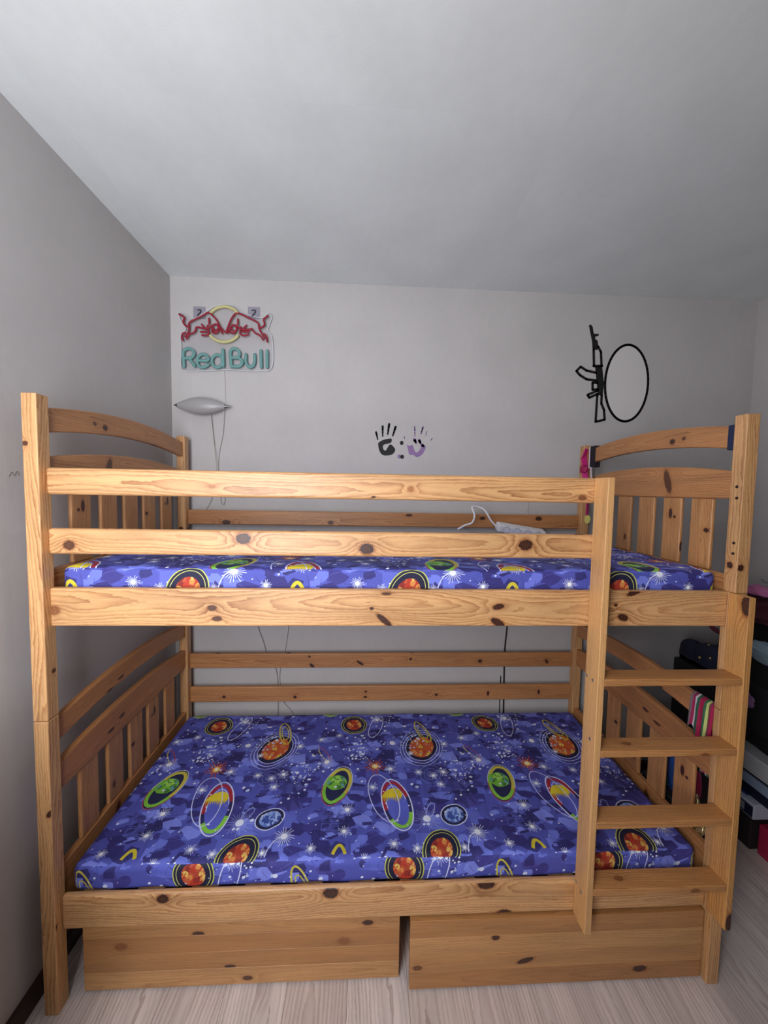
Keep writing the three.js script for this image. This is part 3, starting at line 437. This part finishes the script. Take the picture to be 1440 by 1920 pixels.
const paintPurple = dataTex(128, 128, (x, y) => { const k = noiseA(x / 8, y / 16) * 0.5 + noiseA(x / 2.5, y / 3) * 0.3; return [148 + 26 * k, 118 + 34 * k, 164 + 24 * k].map(capClamp); });
for (const t of [paintBlack, paintPurple]) t.repeat.set(12, 12);
handPrint('handprint', HAND_BLACK, std(0xffffff, 0.7, { map: paintBlack }), std(0x161517, 0.7), 'black painted handprint on the back wall');
handPrint('handprint', HAND_PURPLE, std(0xffffff, 0.8, { map: paintPurple }), std(0x8d7a9e, 0.8), 'faded purple painted handprint on the back wall');
{ // sticker on the right of the wall: rifle outline, and a plain oval in place of the figure
  const s = group('wall_sticker', [2.2, 1.93, ZW]); tag(s, 'black vinyl wall sticker with a rifle outline and a plain oval', 'sticker');
  const off = (q) => { q.translate(-2.2, -1.93, -ZW); return q; }, vinyl = std(0x0f0f0f, 0.5), z = ZW + 0.0008;
  for (const f of RIFLE_FILL) mesh('rifle_body', off(polyGeo(f, z)), vinyl, s);
  for (const f of RIFLE_LINE) mesh('rifle_outline', off(strokeGeo(f, 0.0128, z)), vinyl, s);
  const [cx, cy] = OVAL, n = 48, ring = [], inner = []; for (let i = 0; i <= n; i++) { const a = i / n * 6.28318; ring.push(cx + 0.118 * Math.cos(a), cy + 0.2 * Math.sin(a)); inner.push(cx + 0.114 * Math.cos(a), cy + 0.196 * Math.sin(a)); }
  mesh('oval_outline', off(strokeGeo(ring, 0.0128, z)), vinyl, s);
  mesh('oval_field', off(polyGeo(inner, ZW + 0.0004, 0.0006)), std(0xdedad8, 0.7), s);
}
// ---------- cables ----------
const V = (a) => a.map((p) => new THREE.Vector3(...p));
{
  const p = group('power_strip', [1.66, 1.378, -0.76]); tag(p, 'white power strip with curled cable on the back of the upper mattress', 'power strip');
  const white = std(0xe6e6ea, 0.35), body = new THREE.Group(); p.add(body); body.name = 'strip_body'; body.rotation.z = -0.16; body.rotation.x = 0.35;
  mesh('housing', new RoundedBoxGeometry(0.25, 0.038, 0.05, 3, 0.008), white, body);
  for (let i = 0; i < 4; i++) { const g = new THREE.CylinderGeometry(0.018, 0.018, 0.004, 24, 1, true); g.rotateX(Math.PI / 2); g.translate(-0.085 + i * 0.055, 0, 0.0252); mesh('socket', mergeGeometries([g.toNonIndexed(), new THREE.TorusGeometry(0.018, 0.0016, 6, 24).translate(-0.085 + i * 0.055, 0, 0.026).toNonIndexed()]), std(0xc4c4ca, 0.4), body); }
  mesh('cable', tubeGeo(V([[-0.125, 0.02, 0], [-0.15, 0.045, 0], [-0.185, 0.1, -0.01], [-0.215, 0.113, -0.02], [-0.245, 0.112, -0.01], [-0.238, 0.07, 0.01], [-0.25, 0.035, 0.01], [-0.28, 0.022, 0], [-0.31, 0.0, -0.02]]), 0.0048, true, 8, 8), white, p);
}
const thinWhite = std(0xd5d0cc, 0.55), thinBlack = std(0x141414, 0.5);
tag(mesh('pull_cord', tubeGeo(V([[1.752, 1.62, ZW + 0.008], [1.75, 1.5, ZW + 0.008], [1.744, 1.352, ZW + 0.01]]), 0.0016), thinWhite), 'thin white cord hanging behind the power strip', 'cord');
tag(mesh('black_cable', tubeGeo(V([[1.664, 1.15, ZW + 0.008], [1.662, 0.84, ZW + 0.008], [1.654, 0.73, ZW + 0.009], [1.655, 0.6, ZW + 0.007], [1.66, 0.3, ZW + 0.008], [1.66, 0.062, ZW + 0.008]]), 0.0036), thinBlack), 'black cable running down the wall behind the lower bunk', 'cable');
tag(mesh('black_cable', tubeGeo(V([[1.637, 0.56, ZW + 0.007], [1.637, 0.4, ZW + 0.007], [1.64, 0.062, ZW + 0.007]]), 0.0022), thinBlack), 'thinner black cable just left of the other, behind the lowest back rail', 'cable');
const greyCord = std(0x9a9296, 0.6);
tag(mesh('grey_cord', tubeGeo(V([[0.31, 1.0, ZW + 0.006], [0.332, 0.823, ZW + 0.006], [0.355, 0.76, ZW + 0.006], [0.374, 0.69, ZW + 0.006], [0.42, 0.61, ZW + 0.006], [0.43, 0.55, ZW + 0.006], [0.428, 0.062, ZW + 0.006]]), 0.002), greyCord), 'grey cord slanting in from the left behind the lower bunk', 'cord');
tag(mesh('grey_cord', tubeGeo(V([[0.49, 1.0, ZW + 0.011], [0.485, 0.829, ZW + 0.011], [0.466, 0.7, ZW + 0.011], [0.445, 0.62, ZW + 0.011], [0.44, 0.55, ZW + 0.011], [0.46, 0.43, ZW + 0.011], [0.51, 0.36, ZW + 0.011], [0.53, 0.062, ZW + 0.011]]), 0.002), thinWhite), 'pale cord slanting in from the right behind the lower bunk', 'cord');
// pencil scribbles
tag(mesh('pencil_scribble', mergeGeometries([[1.137, -0.776, 1.12, -0.752, 1.128, -0.742], [1.105, -0.745, 1.112, -0.735, 1.1, -0.728], [1.082, -0.775, 1.088, -0.755, 1.078, -0.74, 1.084, -0.725, 1.074, -0.715]].map((a) => { const pts = []; for (let i = 0; i < a.length; i += 2) pts.push(new THREE.Vector3(X1 - 0.0008, a[i], a[i + 1])); return tubeGeo(pts, 0.0014, true, 5, 6); })), std(0x5c5c60, 0.9)), 'small grey pencil scribble low on the right wall', 'scribble');
tag(mesh('pencil_scribble', tubeGeo(V([[X0 + 0.0008, 1.588, -0.004], [X0 + 0.0008, 1.6, -0.012], [X0 + 0.0008, 1.59, -0.02], [X0 + 0.0008, 1.604, -0.028], [X0 + 0.0008, 1.592, -0.034]]), 0.0006, true, 5, 6), std(0x8a8482, 0.9)), 'faint pencil scribble on the left wall beside the bed post', 'scribble');

// ---------- ribbons and scarf on the bed ----------
function bandGeo(x0, x1, y0, y1, z0, z1) { return new RoundedBoxGeometry(x1 - x0, y1 - y0, z1 - z0, 1, 0.0015).translate((x0 + x1) / 2, (y0 + y1) / 2, (z0 + z1) / 2); }
tag(mesh('navy_ribbon', bandGeo(L + 0.007, L + 0.033, 1.711, 1.787, -0.047, -0.023), std(0x1d2748, 0.7)), 'navy ribbon wrapped round the arched rail beside the right front post', 'ribbon');
{
  const r = group('pink_ribbon', [L + 0.02, 1.7, -0.76]); tag(r, 'pink, white and black ribbons knotted round the arched rail by the right back post', 'ribbon');
  mesh('black_band', bandGeo(-0.015, 0.015, -0.002, 0.103, -0.012, 0.028), std(0x1a1420, 0.7), r);
  mesh('white_edge', bandGeo(-0.017, 0.016, -0.006, 0.1, -0.018, -0.012), std(0xe8dce4, 0.7), r);
  const pink = std(0xc4217a, 0.6), tailGeo = (pts, w) => { const gs = []; for (let i = 0; i < pts.length - 1; i++) { const a = new THREE.Vector3(...pts[i]), b = new THREE.Vector3(...pts[i + 1]), d = b.clone().sub(a), g = new RoundedBoxGeometry(0.004, d.length() + 0.006, w, 1, 0.0015); g.applyQuaternion(new THREE.Quaternion().setFromUnitVectors(new THREE.Vector3(0, 1, 0), d.normalize())); g.translate((a.x + b.x) / 2, (a.y + b.y) / 2, (a.z + b.z) / 2); gs.push(g); } return mergeGeometries(gs); };
  mesh('pink_loop', tailGeo([[-0.02, 0.09, -0.034], [-0.03, 0.05, -0.04], [-0.024, 0.0, -0.034]], 0.03), pink, r);
  mesh('pink_tail', tailGeo([[-0.02, 0.0, -0.03], [-0.03, -0.03, -0.026], [-0.026, -0.09, -0.01], [-0.022, -0.15, 0.0], [-0.024, -0.24, 0.004]], 0.028), pink, r);
  mesh('pink_loop', lump(0.014, 0.02, 0.024, 0.3, 3, -0.9, 16).translate(-0.03, -0.03, -0.034), std(0xa01850, 0.6), r);
  mesh('white_tail', tailGeo([[-0.017, -0.004, 0.004], [-0.018, -0.06, 0.014], [-0.018, -0.12, 0.018]], 0.01), std(0xe4d4e0, 0.7), r);
  mesh('black_strap', tailGeo([[-0.016, -0.002, 0.03], [-0.017, -0.05, 0.034], [-0.018, -0.11, 0.044]], 0.006), thinBlack, r);
  const m = new THREE.CylinderGeometry(0.022, 0.022, 0.005, 20); m.rotateZ(Math.PI / 2); m.translate(-0.024, -0.262, 0.008); mesh('yellow_disc', m, std(0xe2d878, 0.5), r);
}
{
  const stripes = ['#7c6a70', '#a01e50', '#dcd8dc', '#2c5a44', '#a81c4c', '#b02050', '#3c6a4c', '#c8d47c', '#8c4a58', '#b01c50'], cv = document.createElement('canvas'); cv.width = 256; cv.height = 16; const c = cv.getContext('2d');
  stripes.forEach((s, i) => { c.fillStyle = s; c.fillRect(i * 25.6, 0, 26, 16); });
  const t = new THREE.CanvasTexture(cv); t.colorSpace = THREE.SRGBColorSpace;
  const path = [[2.0, 0.775], [2.001, 0.83], [2.002, 0.872], [2.006, 0.893], [2.02, 0.9], [2.035, 0.892], [2.04, 0.86], [2.044, 0.78], [2.05, 0.7], [2.052, 0.62]], zs0 = -0.11, zs1 = -0.026, NZ = 24;
  const pos = [], uv = [], idx = [];
  for (const side of [0, 1]) for (let i = 0; i < path.length; i++) for (let j = 0; j <= NZ; j++) {
    const k = j / NZ, a = path[Math.max(0, i - 1)], b = path[Math.min(path.length - 1, i + 1)], tx = b[0] - a[0], ty = b[1] - a[1], l = Math.hypot(tx, ty), nx = -ty / l, ny = tx / l, w = 0.0022 * Math.sin(k * 21 + i * 0.5) * (i < 3 || i > 6 ? 1 : 0.2) + (side ? 0.003 : 0);
    pos.push(path[i][0] + nx * w, path[i][1] + ny * w + (i === 0 ? 0.02 * Math.sin(k * 9) : 0), lerp(zs0, zs1, k) + 0.004 * Math.sin(i * 0.8)); uv.push(k, i / path.length);
  }
  const row = NZ + 1, half = path.length * row;
  for (let i = 0; i < path.length - 1; i++) for (let j = 0; j < NZ; j++) { const a = i * row + j; idx.push(a, a + 1, a + row, a + 1, a + row + 1, a + row); const b = a + half; idx.push(b, b + row, b + 1, b + 1, b + row, b + row + 1); }
  const g = new THREE.BufferGeometry(); g.setAttribute('position', new THREE.Float32BufferAttribute(pos, 3)); g.setAttribute('uv', new THREE.Float32BufferAttribute(uv, 2)); g.setIndex(idx); g.computeVertexNormals();
  tag(mesh('striped_scarf', g, std(0xffffff, 0.85, { map: t, side: THREE.DoubleSide })), 'magenta, white and green striped scarf draped over the lower foot rail', 'scarf');
}
// ---------- the pile in the right-hand corner ----------
const boxThing = (name, b, mat, label, cat, r = 0.004) => { const g = group(name, [(b[0] + b[1]) / 2, b[2], (b[4] + b[5]) / 2]); mesh('body', new RoundedBoxGeometry(b[1] - b[0], b[3] - b[2], b[5] - b[4], 2, r).translate(0, (b[3] - b[2]) / 2, 0), mat, g); return tag(g, label, cat); };
{
  const c = boxThing('storage_crate', [2.39, 2.58, 0, 0.44, -0.71, -0.45], std(0x26262b, 0.6), 'dark storage crate with a light grey lid beyond the foot of the bed', 'crate', 0.01);
  mesh('lid', new RoundedBoxGeometry(0.2, 0.034, 0.275, 2, 0.008).translate(0, 0.457, 0), std(0x9aa2aa, 0.5), c);
  for (const s of [-1, 1]) mesh('latch', new RoundedBoxGeometry(0.01, 0.08, 0.05, 2, 0.003).translate(-0.098, 0.41, s * 0.08), std(0x8d949b, 0.5), c);
  mesh('white_rim', new RoundedBoxGeometry(0.006, 0.01, 0.22, 1, 0.002).translate(-0.097, 0.3, 0), std(0xc8ccd2, 0.5), c);
  const b = boxThing('black_box', [2.43, 2.56, 0.475, 0.765, -0.68, -0.46], std(0x0c0c0e, 0.55), 'black box standing on the grey crate lid in the corner', 'box', 0.006);
  mesh('front_panel', new RoundedBoxGeometry(0.115, 0.26, 0.006, 1, 0.002).translate(0, 0.147, 0.112), std(0x16161a, 0.7), b);
}
{
  const s = group('slipper', [2.49, 0.765, -0.575]); tag(s, 'navy slipper with small yellow dots on top of the black box', 'slipper');
  const sole = new THREE.Shape(new THREE.SplineCurve([[-0.03, -0.1], [0, -0.115], [0.03, -0.1], [0.034, 0], [0.042, 0.08], [0.015, 0.125], [-0.025, 0.115], [-0.038, 0.05], [-0.03, -0.04], [-0.03, -0.1]].map((p) => new THREE.Vector2(...p))).getPoints(40));
  const sg = new THREE.ExtrudeGeometry(sole, { depth: 0.014, bevelEnabled: true, bevelSize: 0.003, bevelThickness: 0.003, bevelSegments: 2 }); sg.rotateX(-Math.PI / 2); sg.scale(1, 1, -1); sg.translate(0, 0.003, 0); mesh('sole', sg, std(0x14161f, 0.8, { side: THREE.DoubleSide }), s);
  const navy = std(0x151a33, 0.85); mesh('upper', lump(0.044, 0.085, 0.09, 0.05, 8, -0.2, 24).translate(0, 0.016, 0.045), navy, s); mesh('heel_wall', lump(0.04, 0.07, 0.07, 0.05, 9, -0.2, 20).translate(0, 0.016, -0.055), navy, s);
  for (const [x, y, z] of [[-0.012, 0.112, 0.03], [-0.038, 0.07, 0.07], [-0.042, 0.05, 0.02], [-0.012, 0.09, 0.1], [-0.03, 0.06, -0.06]]) mesh('yellow_dot', new THREE.SphereGeometry(0.0055, 10, 8).translate(x, y, z), std(0xd2ae58, 0.6), s);
}
const stackX = [2.6, 2.945];
boxThing('cardboard_box', [2.61, 2.94, 0, 0.165, -0.8, -0.42], std(0x2a2022, 0.8), 'dark cardboard box at the bottom of the stack by the right wall', 'box');
boxThing('magenta_box', [2.63, 2.9, 0, 0.135, -0.405, -0.1], std(0xb0224c, 0.5), 'magenta box on the floor in front of the stack', 'box');
{
  const g = boxThing('game_case', [2.585, 2.9, 0.165, 0.232, -0.8, -0.39], std(0xc8cede, 0.45), 'white game case with a blue mark low in the stack', 'box');
  mesh('blue_mark', new RoundedBoxGeometry(0.05, 0.001, 0.04, 1, 0.0004).translate(-0.11, 0.0672, 0.13), std(0x3c5690, 0.5), g);
  mesh('dark_side', new RoundedBoxGeometry(0.0015, 0.05, 0.4, 1, 0.0005).translate(-0.158, 0.03, 0), std(0x1e2440, 0.5), g);
  mesh('grey_label', new RoundedBoxGeometry(0.0012, 0.035, 0.09, 1, 0.0005).translate(-0.1592, 0.032, 0.12), std(0x8d929c, 0.6), g);
}
boxThing('navy_box', [2.62, 2.945, 0.232, 0.292, -0.8, -0.12], std(0x161b34, 0.5), 'navy box in the middle of the stack by the right wall', 'box');
boxThing('board_game', [2.6, 2.945, 0.292, 0.335, -0.82, -0.14], std(0x8c9cb4, 0.5), 'pale blue flat game box above the navy box', 'box');
boxThing('black_folder', [2.61, 2.945, 0.335, 0.36, -0.8, -0.14], std(0x121216, 0.6), 'thin black folder under the white sketch pad', 'folder', 0.003);
{
  const g = boxThing('sketch_pad', [2.585, 2.945, 0.36, 0.44, -0.82, -0.1], std(0xb7b8ba, 0.8), 'thick white sketch pad on top of the stack under the black bag', 'pad', 0.003);
  for (let i = 0; i < 5; i++) mesh('page_edge', new RoundedBoxGeometry(0.0012, 0.002, 0.7, 1, 0.0004).translate(-0.1802, 0.012 + i * 0.014, 0), std(0x8c8e92, 0.8), g);
}
{
  const b = group('black_bag', [2.785, 0.44, -0.44]); tag(b, 'slumped black backpack on top of the stack by the right wall', 'bag');
  const cloth = std(0x0d0d10, 0.85); mesh('bag_body', lump(0.165, 0.33, 0.33, 0.07, 14, -0.7, 40), cloth, b);
  mesh('pocket', lump(0.05, 0.13, 0.16, 0.08, 15, -0.7, 24).translate(-0.155, 0.1, 0.05), std(0x131318, 0.8), b);
  for (const z of [-0.08, 0.1]) mesh('strap', tubeGeo(V([[-0.1, 0.5, z], [-0.19, 0.42, z - 0.01], [-0.205, 0.3, z + 0.02], [-0.19, 0.16, z + 0.01]]), 0.011, true, 8), std(0x17171b, 0.8), b);
  const m = tag(group('burgundy_bag', [2.68, 1.02, -0.58]), 'dark burgundy cloth bag lying on the black backpack', 'bag'); mesh('bag_body', lump(0.15, 0.075, 0.2, 0.16, 18, -0.6, 30), std(0x43141f, 0.85), m); mesh('handle', tubeGeo(V([[-0.1, 0.08, -0.06], [-0.16, 0.02, -0.05], [-0.18, -0.06, 0.02], [-0.17, -0.08, 0.08]]), 0.01, true, 8), std(0x551a2a, 0.8), m);
  tag(mesh('pink_sock', lump(0.03, 0.025, 0.05, 0.2, 21, -0.6, 20).translate(2.6, 1.14, -0.45), std(0xc070a0, 0.85)), 'pink sock on the burgundy bag', 'sock');
  const pl = lump(0.03, 0.05, 0.06, 0.12, 24, -0.8, 28); pl.rotateZ(0.5); tag(mesh('blue_cushion', pl.translate(2.575, 0.88, -0.37), std(0x7f95a4, 0.8)), 'small pale blue cushion leaning on the black backpack', 'cushion');
  const fl = group('purple_flower', [2.545, 0.69, -0.42]); tag(fl, 'small purple fabric flower on the side of the black backpack', 'flower');
  for (let i = 0; i < 6; i++) { const a = i / 6 * 6.283; mesh('petal', new THREE.SphereGeometry(0.016, 10, 8).scale(0.5, 1, 1).translate(0, Math.cos(a) * 0.02, Math.sin(a) * 0.02), std(0x7d5a86, 0.8), fl); }
  mesh('flower_centre', new THREE.SphereGeometry(0.012, 10, 8).translate(-0.006, 0, 0), std(0xb3a0b8, 0.7), fl);
}
{
  boxThing('toy_box', [2.055, 2.17, 0, 0.42, -0.37, -0.15], std(0x1b1a1e, 0.7), 'narrow dark box between the bed end and the stack', 'box');
  const g = group('gift_bag', [2.12, 0.42, -0.27]); tag(g, 'crumpled gift bag in green, blue and magenta behind the lower foot board', 'bag');
  mesh('green_side', lump(0.035, 0.1, 0.05, 0.16, 31, -0.7, 20).translate(-0.01, 0, -0.055), phys({ color: 0x1f5a34, roughness: 0.3, clearcoat: 0.5 }), g);
  mesh('blue_side', lump(0.035, 0.1, 0.04, 0.2, 32, -0.7, 20).translate(0, 0, 0.0), phys({ color: 0x2c4a8c, roughness: 0.3, clearcoat: 0.5 }), g);
  mesh('magenta_side', lump(0.035, 0.09, 0.04, 0.16, 33, -0.7, 20).translate(-0.005, 0, 0.05), phys({ color: 0x9c1a4c, roughness: 0.35, clearcoat: 0.4 }), g);
  const f = group('foil_bow', [2.068, 0.44, -0.135]); tag(f, 'crumpled gold foil bow in front of the gift bag', 'bow');
  for (let i = 0; i < 7; i++) { const q = lump(0.012, 0.03, 0.022, 0.25, 40 + i, -0.8, 14); q.rotateZ((i - 3) * 0.22); q.rotateX(i * 0.9 - 2.7); q.translate(0, 0.014, (i - 3) * 0.012); mesh('foil_loop', q, std(0xc9b584, 0.25, { metalness: 0.8 }), f); }
}
renderer.render(scene, camera);
